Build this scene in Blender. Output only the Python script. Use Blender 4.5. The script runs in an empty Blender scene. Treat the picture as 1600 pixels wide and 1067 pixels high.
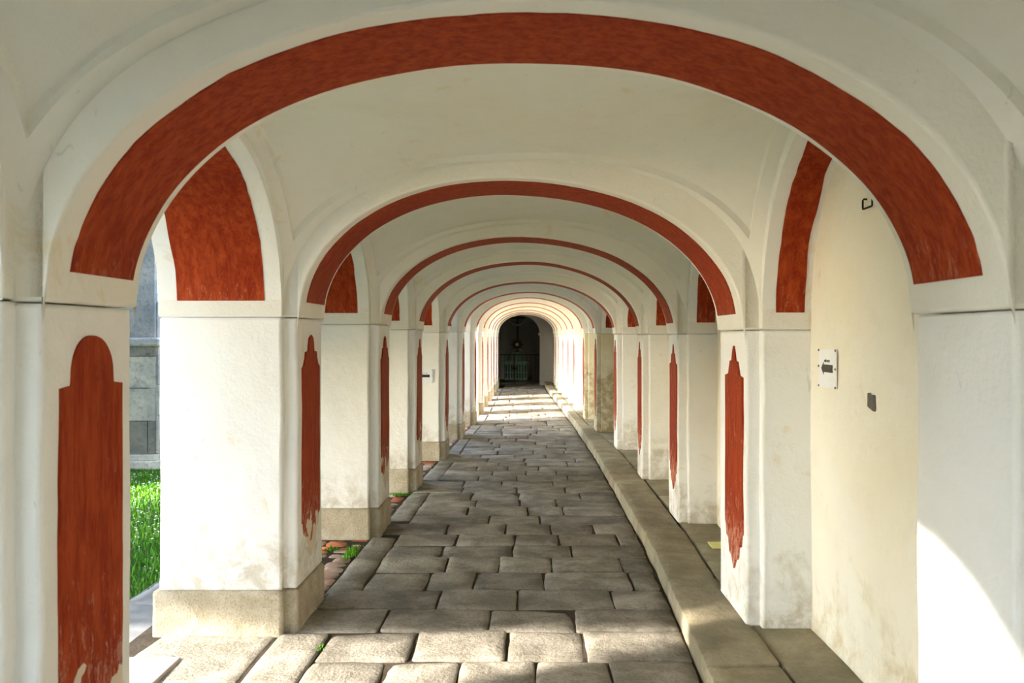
import bpy, bmesh, math, random
from mathutils import Vector, Matrix, noise
random.seed(7)
R = math.radians
C = bpy.context.scene.collection

# ------------------------------------------------------------------ camera, sky, sun, exposure
H = 1.6; F = 1400.0; VX, VY = 826.0, 525.0
cam = bpy.data.cameras.new('camera'); co = bpy.data.objects.new('camera', cam); C.objects.link(co)
co.location = (0, 0, H); co.rotation_euler = (R(90), 0, 0)
cam.sensor_width = 36; cam.lens = F * 36 / 1600
cam.shift_x = -(VX - 800) / 1600; cam.shift_y = -(533.5 - VY) / 1600
cam.clip_start = 0.05; cam.clip_end = 300
cam.dof.use_dof = True; cam.dof.focus_distance = 7.5; cam.dof.aperture_fstop = 6.3
bpy.context.scene.camera = co

SUN = Vector((1.0, 0.47, -0.485)).normalized()
sd = bpy.data.lights.new('sun', 'SUN'); sd.energy = 9.8; sd.angle = R(1.8); sd.color = (1.0, 0.90, 0.77)
so = bpy.data.objects.new('sun', sd); C.objects.link(so)
so.rotation_euler = SUN.to_track_quat('-Z', 'Y').to_euler()

w = bpy.data.worlds.new('sky'); bpy.context.scene.world = w; w.use_nodes = True
nt = w.node_tree; nt.nodes.clear()
sky = nt.nodes.new('ShaderNodeTexSky'); sky.sky_type = 'NISHITA'; sky.sun_disc = False
sky.sun_elevation = math.asin(-SUN.z); sky.sun_rotation = math.atan2(-SUN.x, -SUN.y)
sky.air_density = 1.0; sky.dust_density = 0.5; sky.ozone_density = 1.0
hs = nt.nodes.new('ShaderNodeHueSaturation'); hs.inputs['Saturation'].default_value = 0.70
bg = nt.nodes.new('ShaderNodeBackground'); bg.inputs['Strength'].default_value = 0.85
wo = nt.nodes.new('ShaderNodeOutputWorld')
nt.links.new(sky.outputs[0], hs.inputs['Color']); nt.links.new(hs.outputs[0], bg.inputs[0]); nt.links.new(bg.outputs[0], wo.inputs[0])

sc = bpy.context.scene
sc.view_settings.view_transform = 'Standard'; sc.view_settings.look = 'None'
sc.view_settings.exposure = 1.52; sc.view_settings.gamma = 1.0
sc.view_settings.use_curve_mapping = False
sc.cycles.max_bounces = 14; sc.cycles.diffuse_bounces = 10
sc.cycles.use_denoising = True

# ------------------------------------------------------------------ materials
def nodes(name, rough=0.9, spec=0.2):
    m = bpy.data.materials.new(name); m.use_nodes = True
    t = m.node_tree; b = t.nodes['Principled BSDF']
    b.inputs['Roughness'].default_value = rough
    b.inputs['Specular IOR Level'].default_value = spec * 0.6
    return m, t, b
def N(t, kind, **kw):
    n = t.nodes.new(kind)
    for k, v in kw.items(): setattr(n, k, v)
    return n
def noise_n(t, vec, scale, detail=4, rough=0.55, dist=0.0):
    n = N(t, 'ShaderNodeTexNoise'); n.inputs['Scale'].default_value = scale
    n.inputs['Detail'].default_value = detail; n.inputs['Roughness'].default_value = rough
    n.inputs['Distortion'].default_value = dist
    t.links.new(vec, n.inputs['Vector']); return n.outputs[0]
def ramp(t, fac, a, b):
    n = N(t, 'ShaderNodeMapRange'); n.inputs[1].default_value = a; n.inputs[2].default_value = b
    n.interpolation_type = 'SMOOTHSTEP'
    t.links.new(fac, n.inputs[0]); return n.outputs[0]
def math_n(t, op, a, b=None):
    n = N(t, 'ShaderNodeMath', operation=op)
    for i, v in enumerate((a, b)):
        if v is None: continue
        if isinstance(v, (int, float)): n.inputs[i].default_value = v
        else: t.links.new(v, n.inputs[i])
    return n.outputs[0]
def mix(t, fac, a, b):
    n = N(t, 'ShaderNodeMix', data_type='RGBA')
    if isinstance(fac, (int, float)): n.inputs[0].default_value = fac
    else: t.links.new(fac, n.inputs[0])
    for s, v in ((6, a), (7, b)):
        if isinstance(v, tuple): n.inputs[s].default_value = (*v, 1)
        else: t.links.new(v, n.inputs[s])
    return n.outputs[2]
def bump(t, b, h, strength, dist=0.02):
    n = N(t, 'ShaderNodeBump'); n.inputs['Strength'].default_value = strength; n.inputs['Distance'].default_value = dist
    t.links.new(h, n.inputs['Height']); t.links.new(n.outputs[0], b.inputs['Normal'])
def pos(t):
    g = N(t, 'ShaderNodeNewGeometry'); return g.outputs['Position']
def scaled(t, p, s):
    n = N(t, 'ShaderNodeVectorMath', operation='MULTIPLY'); n.inputs[1].default_value = s
    t.links.new(p, n.inputs[0]); return n.outputs[0]

def plaster(name, base, warm, warm_amt, dirt, dirt_top, dirt_col=(0.34, 0.27, 0.14)):
    m, t, b = nodes(name, 0.93, 0.15)
    p = pos(t)
    n1 = noise_n(t, p, 1.1, 5, 0.6, 0.4); n2 = noise_n(t, p, 5.0, 6, 0.6); n3 = noise_n(t, p, 60, 3)
    c = mix(t, math_n(t, 'MULTIPLY', ramp(t, n1, 0.42, 0.72), warm_amt), base, warm)
    c = mix(t, math_n(t, 'MULTIPLY', ramp(t, n2, 0.50, 0.75), 0.22), c, tuple(x * 0.80 for x in base))
    # yellow flaking patches
    n4 = noise_n(t, p, 2.3, 7, 0.68, 0.8)
    c = mix(t, math_n(t, 'MULTIPLY', ramp(t, n4, 0.61, 0.69), 0.42), c, (0.66, 0.54, 0.30))
    # hairline scuffs
    n5 = noise_n(t, scaled(t, p, (1, 1, 0.35)), 26, 3, 0.5, 1.0)
    c = mix(t, math_n(t, 'MULTIPLY', ramp(t, n5, 0.70, 0.76), 0.30), c, (0.36, 0.33, 0.27))
    # rising damp near the ground
    s = N(t, 'ShaderNodeSeparateXYZ'); t.links.new(p, s.inputs[0])
    nn = noise_n(t, p, 3.2, 6, 0.65, 0.6)
    hgt = math_n(t, 'ADD', s.outputs[2], math_n(t, 'MULTIPLY', math_n(t, 'SUBTRACT', nn, 0.5), -1.5))
    d = N(t, 'ShaderNodeMapRange'); d.inputs[1].default_value = dirt_top; d.inputs[2].default_value = dirt_top - 0.30
    t.links.new(hgt, d.inputs[0])
    dm = math_n(t, 'MULTIPLY', d.outputs[0], ramp(t, noise_n(t, p, 9, 6, 0.7, 0.5), 0.35, 0.62))
    c = mix(t, math_n(t, 'MULTIPLY', dm, dirt), c, dirt_col)
    t.links.new(c, b.inputs['Base Color'])
    hh = math_n(t, 'ADD', math_n(t, 'MULTIPLY', noise_n(t, p, 2.2, 3), 2.2), math_n(t, 'ADD', n2, math_n(t, 'MULTIPLY', n3, 0.25)))
    bump(t, b, hh, 0.35, 0.03)
    return m

M = {}
M['vault'] = plaster('vault_plaster', (0.76, 0.755, 0.70), (0.74, 0.70, 0.59), 0.6, 0.0, 0.0)
M['white'] = plaster('white_plaster', (0.81, 0.81, 0.79), (0.76, 0.735, 0.66), 0.45, 0.55, 0.50)
M['cream'] = plaster('cream_plaster', (0.82, 0.79, 0.69), (0.79, 0.72, 0.55), 0.6, 0.6, 0.42, (0.50, 0.39, 0.18))
M['dirty'] = plaster('stained_plaster', (0.72, 0.67, 0.50), (0.60, 0.50, 0.28), 0.9, 0.8, 1.25, (0.36, 0.26, 0.11))
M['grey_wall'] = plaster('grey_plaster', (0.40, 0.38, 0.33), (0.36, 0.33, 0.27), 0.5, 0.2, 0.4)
M['dimmed_wall'] = plaster('dimmed_chapel_plaster', (0.19, 0.19, 0.17), (0.15, 0.14, 0.12), 0.5, 0.3, 0.4)  # dimness of the unlit chapel put into the wall colour

def red_mat(name, wear, zlow, pale, bare=None, wt=0.50):
    m, t, b = nodes(name, 0.75, 0.25)
    p = pos(t)
    st = noise_n(t, scaled(t, p, (4, 4, 0.7)), 7, 8, 0.74, 0.4)
    c = mix(t, ramp(t, st, 0.35, 0.7), (0.23, 0.020, 0.003), (0.40, 0.062, 0.012))
    n1 = noise_n(t, p, 1.4, 4)
    c = mix(t, math_n(t, 'MULTIPLY', ramp(t, n1, 0.45, 0.8), 0.5), c, (0.19, 0.014, 0.004))
    s = N(t, 'ShaderNodeSeparateXYZ'); t.links.new(p, s.inputs[0])
    low = ramp(t, s.outputs[2], zlow + 0.55, zlow)
    thr = math_n(t, 'SUBTRACT', noise_n(t, scaled(t, p, (2.5, 2.5, 1.0)), 16, 8, 0.75, 0.4), math_n(t, 'MULTIPLY', math_n(t, 'SUBTRACT', 1.0, low), 0.16))
    msk = math_n(t, 'MULTIPLY', ramp(t, thr, wt, wt + 0.13), wear)
    c = mix(t, msk, c, pale)
    if bare:
        nb = noise_n(t, p, 5.5, 5, 0.6, 0.5)
        hz = math_n(t, 'ADD', s.outputs[2], math_n(t, 'MULTIPLY', math_n(t, 'SUBTRACT', nb, 0.5), 0.9))
        c = mix(t, math_n(t, 'MULTIPLY', ramp(t, hz, bare, bare - 0.03), 0.95), c, (0.68, 0.61, 0.47))
    t.links.new(c, b.inputs['Base Color'])
    bump(t, b, math_n(t, 'ADD', st, n1), 0.3, 0.012)
    return m
M['red'] = red_mat('red_paint', 0.30, 1.6, (0.62, 0.30, 0.18), None, 0.47)
M['red_panel'] = red_mat('red_panel_paint', 0.75, 0.35, (0.66, 0.33, 0.22), None, 0.42)
M['red_panel_worn'] = red_mat('worn_red_panel_paint', 0.65, 0.45, (0.52, 0.27, 0.20), 0.55, 0.44)

def stone(name, a, bcol, c3, scale=3.0, bstr=0.5, attr=True, pits=0.3):
    m, t, b = nodes(name, 0.85, 0.25)
    p = pos(t)
    n1 = noise_n(t, p, scale, 6, 0.65, 0.3); n2 = noise_n(t, p, scale * 14, 5, 0.7)
    c = mix(t, ramp(t, n1, 0.35, 0.68), a, bcol)
    c = mix(t, math_n(t, 'MULTIPLY', ramp(t, n2, 0.45, 0.72), pits), c, c3)
    if attr:
        at = N(t, 'ShaderNodeAttribute'); at.attribute_name = 'tone'
        h = N(t, 'ShaderNodeHueSaturation'); t.links.new(c, h.inputs['Color'])
        t.links.new(at.outputs['Fac'], h.inputs['Value']); c = h.outputs[0]
    t.links.new(c, b.inputs['Base Color'])
    bump(t, b, math_n(t, 'ADD', math_n(t, 'MULTIPLY', n1, 1.4), math_n(t, 'MULTIPLY', n2, 0.5)), bstr, 0.02)
    return m
M['paving'] = stone('paving_stone', (0.20, 0.185, 0.15), (0.38, 0.35, 0.295), (0.09, 0.08, 0.06), 3.6, 0.9, True, 0.5)
M['kerb'] = stone('kerb_stone', (0.25, 0.22, 0.15), (0.40, 0.35, 0.24), (0.15, 0.125, 0.075), 3.0, 0.8)
M['joint'] = stone('joint_earth', (0.045, 0.036, 0.026), (0.07, 0.055, 0.04), (0.03, 0.03, 0.02), 8, 0.5, False)
M['plinth'] = stone('plinth_stone', (0.44, 0.38, 0.27), (0.60, 0.54, 0.42), (0.24, 0.19, 0.12), 6, 1.0, False, 0.6)
M['rubble'] = stone('brick_rubble', (0.42, 0.28, 0.22), (0.55, 0.45, 0.38), (0.30, 0.22, 0.18), 4, 0.5)
M['redbrick'] = stone('broken_brick', (0.50, 0.15, 0.07), (0.58, 0.24, 0.12), (0.30, 0.12, 0.08), 6, 0.5)
M['church'] = None

# church ashlar
m, t, b = nodes('ashlar', 0.9, 0.2)
p = pos(t)
n1 = noise_n(t, p, 2.0, 6, 0.7, 0.5); n2 = noise_n(t, p, 18, 5, 0.7)
at = N(t, 'ShaderNodeAttribute'); at.attribute_name = 'tone'
c = mix(t, ramp(t, n1, 0.3, 0.7), (0.34, 0.355, 0.38), (0.62, 0.59, 0.54))
c = mix(t, math_n(t, 'MULTIPLY', ramp(t, n2, 0.5, 0.7), 0.5), c, (0.14, 0.15, 0.16))
h = N(t, 'ShaderNodeHueSaturation'); t.links.new(c, h.inputs['Color']); t.links.new(at.outputs['Fac'], h.inputs['Value'])
t.links.new(h.outputs[0], b.inputs['Base Color']); bump(t, b, math_n(t, 'ADD', n1, n2), 0.7, 0.03)
M['church'] = m

def plain(name, col, rough=0.8, metal=0.0, nscale=12, var=0.25):
    m, t, b = nodes(name, rough, 0.3); b.inputs['Metallic'].default_value = metal
    p = pos(t); n1 = noise_n(t, p, nscale, 5, 0.6)
    c = mix(t, math_n(t, 'MULTIPLY', ramp(t, n1, 0.35, 0.7), var), col, tuple(x * 0.6 for x in col))
    t.links.new(c, b.inputs['Base Color']); bump(t, b, n1, 0.2, 0.01)
    return m
M['gutter'] = plain('gutter_stone', (0.30, 0.31, 0.33), 0.9, 0, 6, 0.8)
M['pinkslab'] = plain('pinkish_slab', (0.62, 0.53, 0.49), 0.9, 0, 7, 0.5)
M['earth'] = plain('lawn_soil', (0.055, 0.11, 0.02), 1.0, 0, 5, 0.6)
M['black'] = plain('black_print', (0.018, 0.018, 0.02), 0.6, 0, 12, 0.1)
M['grey_print'] = plain('grey_print', (0.07, 0.065, 0.05), 0.6, 0, 12, 0.1)
M['paper'] = plain('laminated_paper', (0.82, 0.83, 0.85), 0.45, 0, 8, 0.06)
M['iron'] = plain('rusty_iron', (0.035, 0.018, 0.008), 0.6, 0.6, 30, 0.6)
M['scar'] = stone('bare_mortar', (0.24, 0.22, 0.19), (0.34, 0.31, 0.26), (0.12, 0.11, 0.08), 40, 0.9, False, 0.6)
M['yellow'] = plain('yellow_paper', (0.80, 0.76, 0.30), 0.7, 0, 20, 0.15)
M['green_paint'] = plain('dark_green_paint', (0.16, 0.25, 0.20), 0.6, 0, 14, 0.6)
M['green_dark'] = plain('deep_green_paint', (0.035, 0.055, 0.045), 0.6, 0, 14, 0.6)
M['gilt'] = plain('tarnished_gilt', (0.035, 0.02, 0.012), 0.5, 0.3, 20, 0.5)
M['host'] = plain('pale_disc', (0.62, 0.58, 0.50), 0.5, 0, 20, 0.2)
M['door_wood'] = plain('dark_red_wood', (0.07, 0.015, 0.03), 0.7, 0, 12, 0.5)
M['bark'] = plain('bark', (0.13, 0.09, 0.06), 0.95, 0, 12, 0.7)
M['leaf'] = plain('leaf_green', (0.07, 0.14, 0.025), 0.7, 0, 3, 0.6)
M['tile'] = plain('roof_tile', (0.30, 0.12, 0.07), 0.9, 0, 9, 0.5)
m, t, b = nodes('grass', 0.7, 0.2)
p = pos(t)
c = mix(t, ramp(t, noise_n(t, p, 1.5, 4), 0.35, 0.65), (0.055, 0.22, 0.012), (0.13, 0.34, 0.02))
c = mix(t, math_n(t, 'MULTIPLY', ramp(t, noise_n(t, p, 30, 3), 0.5, 0.7), 0.5), c, (0.24, 0.36, 0.06))
t.links.new(c, b.inputs['Base Color']); M['grass'] = m
M['daisy'] = plain('daisy_white', (0.85, 0.85, 0.82), 0.7, 0, 20, 0.05)

# ------------------------------------------------------------------ helpers
def mesh_obj(name, verts, faces, mat, parent=None, smooth=False, bevel=0.0, tone=None):
    me = bpy.data.meshes.new(name); me.from_pydata(verts, [], faces); me.update()
    bm = bmesh.new(); bm.from_mesh(me); bmesh.ops.recalc_face_normals(bm, faces=bm.faces); bm.to_mesh(me); bm.free()
    if isinstance(mat, (list, tuple)):
        for x in mat: me.materials.append(x)
    else: me.materials.append(mat)
    if smooth:
        for pl in me.polygons: pl.use_smooth = True
        try: me.set_sharp_from_angle(angle=R(35))
        except Exception: pass
    o = bpy.data.objects.new(name, me); C.objects.link(o)
    if parent: o.parent = parent; o.matrix_parent_inverse = Matrix.Translation(-parent.location)
    if bevel:
        bv = o.modifiers.new('bevel', 'BEVEL'); bv.width = bevel; bv.segments = 3; bv.limit_method = 'ANGLE'; bv.angle_limit = R(40)
    if tone is not None:
        a = me.attributes.new('tone', 'FLOAT', 'FACE')
        a.data.foreach_set('value', tone)
    return o
def thing(name, label, cat, loc=(0, 0, 0), group=None):
    o = bpy.data.objects.new(name, None); C.objects.link(o); o.location = loc; o.empty_display_size = 0.1
    tag(o, label, cat, group); return o
def tag(o, label=None, cat=None, group=None, kind=None):
    if label: o['label'] = label
    if cat: o['category'] = cat
    if group: o['group'] = group
    if kind: o['kind'] = kind
    return o

def lerp(a, b, t): return a + (b - a) * t
def interp(tab, y):
    if y <= tab[0][0]: return tab[0][1]
    for (a, va), (b2, vb) in zip(tab, tab[1:]):
        if y <= b2: return lerp(va, vb, (y - a) / (b2 - a))
    return tab[-1][1]

def block(f, ftop, ns, nt_):
    """closed solid between two grids f(s,t) and ftop(s,t)"""
    V = []; Fc = []
    for g in (f, ftop):
        for i in range(ns + 1):
            for j in range(nt_ + 1): V.append(tuple(g(i / ns, j / nt_)))
    K = (ns + 1) * (nt_ + 1); I = lambda i, j, k=0: k * K + i * (nt_ + 1) + j
    for i in range(ns):
        for j in range(nt_):
            Fc.append((I(i, j), I(i, j + 1), I(i + 1, j + 1), I(i + 1, j)))
            Fc.append((I(i, j, 1), I(i + 1, j, 1), I(i + 1, j + 1, 1), I(i, j + 1, 1)))
    for i in range(ns):
        for j in (0, nt_): Fc.append((I(i, j), I(i + 1, j), I(i + 1, j, 1), I(i, j, 1)))
    for j in range(nt_):
        for i in (0, ns): Fc.append((I(i, j), I(i, j + 1), I(i, j + 1, 1), I(i, j, 1)))
    return V, Fc

def boxes(lst):
    V = []; Fc = []
    for (x0, x1, y0, y1, z0, z1) in lst:
        n = len(V)
        V += [(x, y, z) for z in (z0, z1) for y in (y0, y1) for x in (x0, x1)]
        for q in ((0, 1, 3, 2), (4, 5, 7, 6), (0, 1, 5, 4), (2, 3, 7, 6), (0, 2, 6, 4), (1, 3, 7, 5)):
            Fc.append(tuple(n + k for k in q))
    return V, Fc
def box_obj(name, lst, mat, parent=None, bevel=0.0):
    V, Fc = boxes(lst if isinstance(lst, list) else [lst])
    return mesh_obj(name, V, Fc, mat, parent, bevel=bevel)

def sub_box(x0, x1, y0, y1, z0, z1, cell=0.12, amp=0.006, skip_bottom=False):
    """box with gently uneven hand-plastered faces"""
    V = []; Fc = []; idx = {}
    nx = max(1, round((x1 - x0) / cell)); ny = max(1, round((y1 - y0) / cell)); nz = max(1, round((z1 - z0) / cell))
    def v(i, j, k):
        key = (i, j, k)
        if key not in idx:
            x = lerp(x0, x1, i / nx); y = lerp(y0, y1, j / ny); z = lerp(z0, z1, k / nz)
            q = noise.noise_vector(Vector((x, y, z)) * 2.1) * amp + noise.noise_vector(Vector((x, y, z * 1.3)) * 6.0) * amp * 0.45
            idx[key] = len(V); V.append((x + q.x, y + q.y, z + (q.z if 0 < k < nz else 0)))
        return idx[key]
    for i in range(nx):
        for j in range(ny):
            for k in (0, nz): Fc.append((v(i, j, k), v(i + 1, j, k), v(i + 1, j + 1, k), v(i, j + 1, k)))
    for i in range(nx):
        for k in range(nz):
            for j in (0, ny): Fc.append((v(i, j, k), v(i + 1, j, k), v(i + 1, j, k + 1), v(i, j, k + 1)))
    for j in range(ny):
        for k in range(nz):
            for i in (0, nx): Fc.append((v(i, j, k), v(i, j + 1, k), v(i, j + 1, k + 1), v(i, j, k + 1)))
    return V, Fc
def plaster_box(name, dims, mat, parent, amp=0.006, bevel=0.014):
    V, Fc = sub_box(*dims, amp=amp)
    return mesh_obj(name, V, Fc, mat, parent, smooth=True, bevel=bevel)

# ------------------------------------------------------------------ the arcade's measured frame
ZT = 3.05
LEDGE = 0.11
#      near/far of left leg, near/far of right leg, faces, springing, crown
A = {
 -1: (-2.75, -2.20, -2.90, -2.35, -1.27, 1.15, 1.69, 1.67, 2.43),
  0: (-0.25, 0.30, -0.40, 0.15, -1.27, 1.15, 1.69, 1.67, 2.43),
  1: (2.336, 2.863, 2.12, 2.655, -1.270, 1.150, 1.690, 1.665, 2.432),
  2: (4.87, 5.45, 4.62, 5.24, -1.258, 1.120, 1.702, 1.632, 2.436),
  3: (7.16, 7.70, 7.17, 7.64, -1.195, 1.195, 1.695, 1.620, 2.400),
  4: (9.26, 9.82, 9.36, 9.75, -1.165, 1.184, 1.670, 1.622, 2.375),
  5: (11.64, 12.13, 11.80, 12.20, -1.085, 1.160, 1.650, 1.630, 2.315),
  6: (14.00, 14.50, 13.95, 14.40, -1.040, 1.056, 1.665, 1.64, 2.298),
  7: (16.10, 16.60, 16.10, 16.55, -0.970, 1.000, 1.675, 1.65, 2.300),
  8: (18.26, 18.72, 18.20, 18.65, -0.950, 0.936, 1.68, 1.66, 2.285),
  9: (20.20, 20.65, 20.10, 20.55, -0.935, 0.900, 1.68, 1.66, 2.268),
 10: (22.07, 22.50, 22.00, 22.45, -0.930, 0.850, 1.68, 1.66, 2.245),
 11: (23.80, 24.22, 23.80, 24.22, -0.940, 0.800, 1.68, 1.66, 2.238),
 12: (25.40, 25.82, 25.40, 25.82, -0.920, 0.775, 1.68, 1.66, 2.242),
 13: (27.30, 27.72, 27.30, 27.72, -0.930, 0.770, 1.68, 1.66, 2.250),
}
IDX = sorted(A)
ORD = {1: 'first', 2: 'second', 3: 'third', 4: 'fourth', 5: 'fifth', 6: 'sixth', 7: 'seventh', 8: 'eighth', 9: 'ninth', 10: 'tenth', 11: 'eleventh', 12: 'twelfth', 13: 'thirteenth and last'}
PR = 0.070        # pilaster projection
PT = 0.66         # pier depth
NI = 0.245        # niche depth on the right
EX = 0.052        # pier runs this much past its pilaster on each side
WL = lambda i: A[i][4] - PR
WR = lambda i: A[i][5] + PR
SIDE_CROWN_L = {1: 2.53, 0: 2.53, -1: 2.53, 2: 2.42, 3: 2.38}
SIDE_CROWN_R = {1: 2.57, 0: 2.55, -1: 2.55, 2: 2.45, 3: 2.38}
def scl(i): return SIDE_CROWN_L.get(i, A[i][8] + 0.02)
def scr(i): return SIDE_CROWN_R.get(i, A[i][8] + 0.02)

def sup(th, n=2.08):
    """superellipse: th 0..pi gives (-1..1, 0..1..0)"""
    c, s = math.cos(th), math.sin(th)
    return -math.copysign(abs(c) ** (2 / n), c), abs(s) ** (2 / n)

def trans_pt(i, s, off=0.0):
    """point on the transverse arch's soffit, s 0..1 left to right; off>0 = towards the room"""
    YnL, YfL, YnR, YfR, XL, XR, zL, zR, cr = A[i]
    XL += 0.016; XR -= 0.016
    u, v = sup(math.pi * s)
    a = (XR - XL) / 2 - off; cx = (XL + XR) / 2
    x = cx + a * u; f = (u + 1) / 2
    z0 = lerp(zL, zR, f); z = z0 + (cr - off - (zL + zR) / 2) * v
    wob = 0.010 * noise.noise(Vector((x * 1.7, i * 3.1, 0.5))) * v
    return x, z + wob, f

def groupname(i): return None

def make_transverse(i):
    YnL, YfL, YnR, YfR, XL, XR, zL, zR, cr = A[i]
    if i >= 1: lab = f'white plastered arch across the passage with red underside, {ORD[i]} from the viewer'
    else: lab = None
    t_ = thing('transverse_arch', lab or ('white plastered arch spanning the passage overhead beside the viewer' if i == 0 else 'white plastered arch at the open end behind the viewer'), 'arch', ((XL + XR) / 2, (YnL + YfL) / 2, (zL + zR) / 2))
    ns = 64 if i < 6 else 40
    S = [0.0] + [k / ns for k in range(ns + 1)] + [1.0]
    def f(s, t):
        k = round(s * (len(S) - 1)); ss = S[k]
        if k == 0: x, z, fr = XL - PR - 0.02, zL, 0
        elif k == len(S) - 1: x, z, fr = XR + PR + 0.02, zR, 1
        else: x, z, fr = trans_pt(i, ss)
        yn = lerp(YnL, YnR, fr) - 0.006; yf = lerp(YfL, YfR, fr) + 0.010
        q = 0.008 * noise.noise(Vector((x * 2, yn * 3 + t, z * 2)))
        return x, lerp(yn, yf, t) + q, z
    def ft(s, t):
        x, y, z = f(s, t); return x, y, ZT
    V, Fc = block(f, ft, len(S) - 1, 4)
    mesh_obj('arch_ring', V, Fc, M['cream_arch'], t_, smooth=True, bevel=0.012 if i < 6 else 0)
    # red painted band on the soffit
    mr = math.pi
    e0, e1 = 0.060, 0.940
    if True:
        def fb(off):
            def g(s, t):
                ss = lerp(e0L, e1R, s)
                x, z, fr = trans_pt(i, ss, off)
                yn = lerp(YnL, YnR, fr); yf = lerp(YfL, YfR, fr); d = yf - yn
                ragN = 0.012 * noise.noise(Vector((ss * 14, i, 1.0))) + 0.006 * noise.noise(Vector((ss * 60, i, 4.0)))
                ragF = 0.008 * noise.noise(Vector((ss * 14, i, 7.0)))
                a0 = yn + (0.20 + 0.06 * (1 - abs(2 * ss - 1))*-1) * d + ragN; a1 = yf - 0.075 * d + ragF
                return x, lerp(a0, a1, t), z
            return g
        # start heights 0.085 m above the springing
        def s_at(h):
            v = (h / (cr - (zL + zR) / 2)); return math.asin(min(1, v ** (2.08 / 2))) / math.pi
        e0L = s_at(0.085); e1R = 1 - s_at(0.085)
        V, Fc = block(fb(0.004), fb(-0.01), 72 if i < 6 else 40, 2)
        mesh_obj('red_band', V, Fc, M['red'], t_, smooth=True)
    return t_

def vault_base(i, s, t):
    a, b2 = A[i], A[i + 1]
    u = -math.cos(math.pi * s); v = -math.cos(math.pi * t)
    fr = s_ = (u + 1) / 2
    yn = lerp(a[1], a[3], fr); yf = lerp(b2[0], b2[2], fr)
    ft_ = (v + 1) / 2
    y = lerp(yn, yf, ft_)
    xl = lerp(WL(i), WL(i + 1), ft_); xr = lerp(WR(i), WR(i + 1), ft_)
    x = lerp(xl, xr, fr)
    zs = lerp(lerp(a[6], a[7], fr), lerp(b2[6], b2[7], fr), ft_)
    Ht = lerp(a[8], b2[8], ft_) + 0.085 - zs
    Hs = lerp(scl(i), scr(i), fr) + 0.065 - zs
    Hm = lerp(Ht, max(Hs, Ht * 0.97), u * u)
    n = 2.15; Aq = max(0, 1 - abs(u) ** n) ** (1 / n); Bq = max(0, 1 - abs(v) ** n) ** (1 / n)
    P = 2.4
    Fq = (1 - (1 - Aq ** P) * (1 - Bq ** P)) ** (1 / P)
    z = zs + (Hm + 0.02 * Aq * Bq) * Fq
    # recessed inner panel with a soft arris all round
    dx = (1 - abs(u)) * (xr - xl) / 2; dy = (1 - abs(v)) * (yf - yn) / 2
    def ss(e0, e1, q):
        q = max(0, min(1, (q - e0) / (e1 - e0))); return q * q * (3 - 2 * q)
    h = 0.030 * ss(0.062, 0.071, dx) * ss(0.050, 0.059, dy) + 0.006 * noise.noise(Vector((x * 1.5, y * 1.5, 3))) * min(1, dx * 20, dy * 20)
    return Vector((x, y, z)), h
def vault_pt(i, s, t):
    p, h = vault_base(i, s, t)
    if abs(h) < 1e-6: return tuple(p)
    e = 0.002
    n = (vault_base(i, s + e, t)[0] - vault_base(i, s - e, t)[0]).cross(vault_base(i, s, t + e)[0] - vault_base(i, s, t - e)[0])
    if n.length < 1e-12: return tuple(p)
    n.normalize()
    if n.z < 0: n = -n
    return tuple(p + n * h)

def make_vault(i):
    if i >= 1 and i + 1 in ORD: lab = f'shallow plastered vault between the {ORD[i]} and {ORD[i + 1].split(" ")[0]} arches'
    elif i == 0: lab = 'greyish plastered vault directly above the viewer before the first arch'
    else: lab = 'plastered vault behind the viewer'
    def warp(k):   # grid refined near the arris lines
        return k
    n1, n2 = (190, 150) if i in (0, 1, 2) else (90, 72)
    f = lambda s, t: vault_pt(i, s, t)
    V, Fc = block(f, lambda s, t: (*vault_pt(i, s, t)[:2], ZT), n1, n2)
    o = mesh_obj('vault', V, Fc, M['vault'], None, smooth=True); tag(o, lab, 'vault', 'vaults over the passage')

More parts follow.
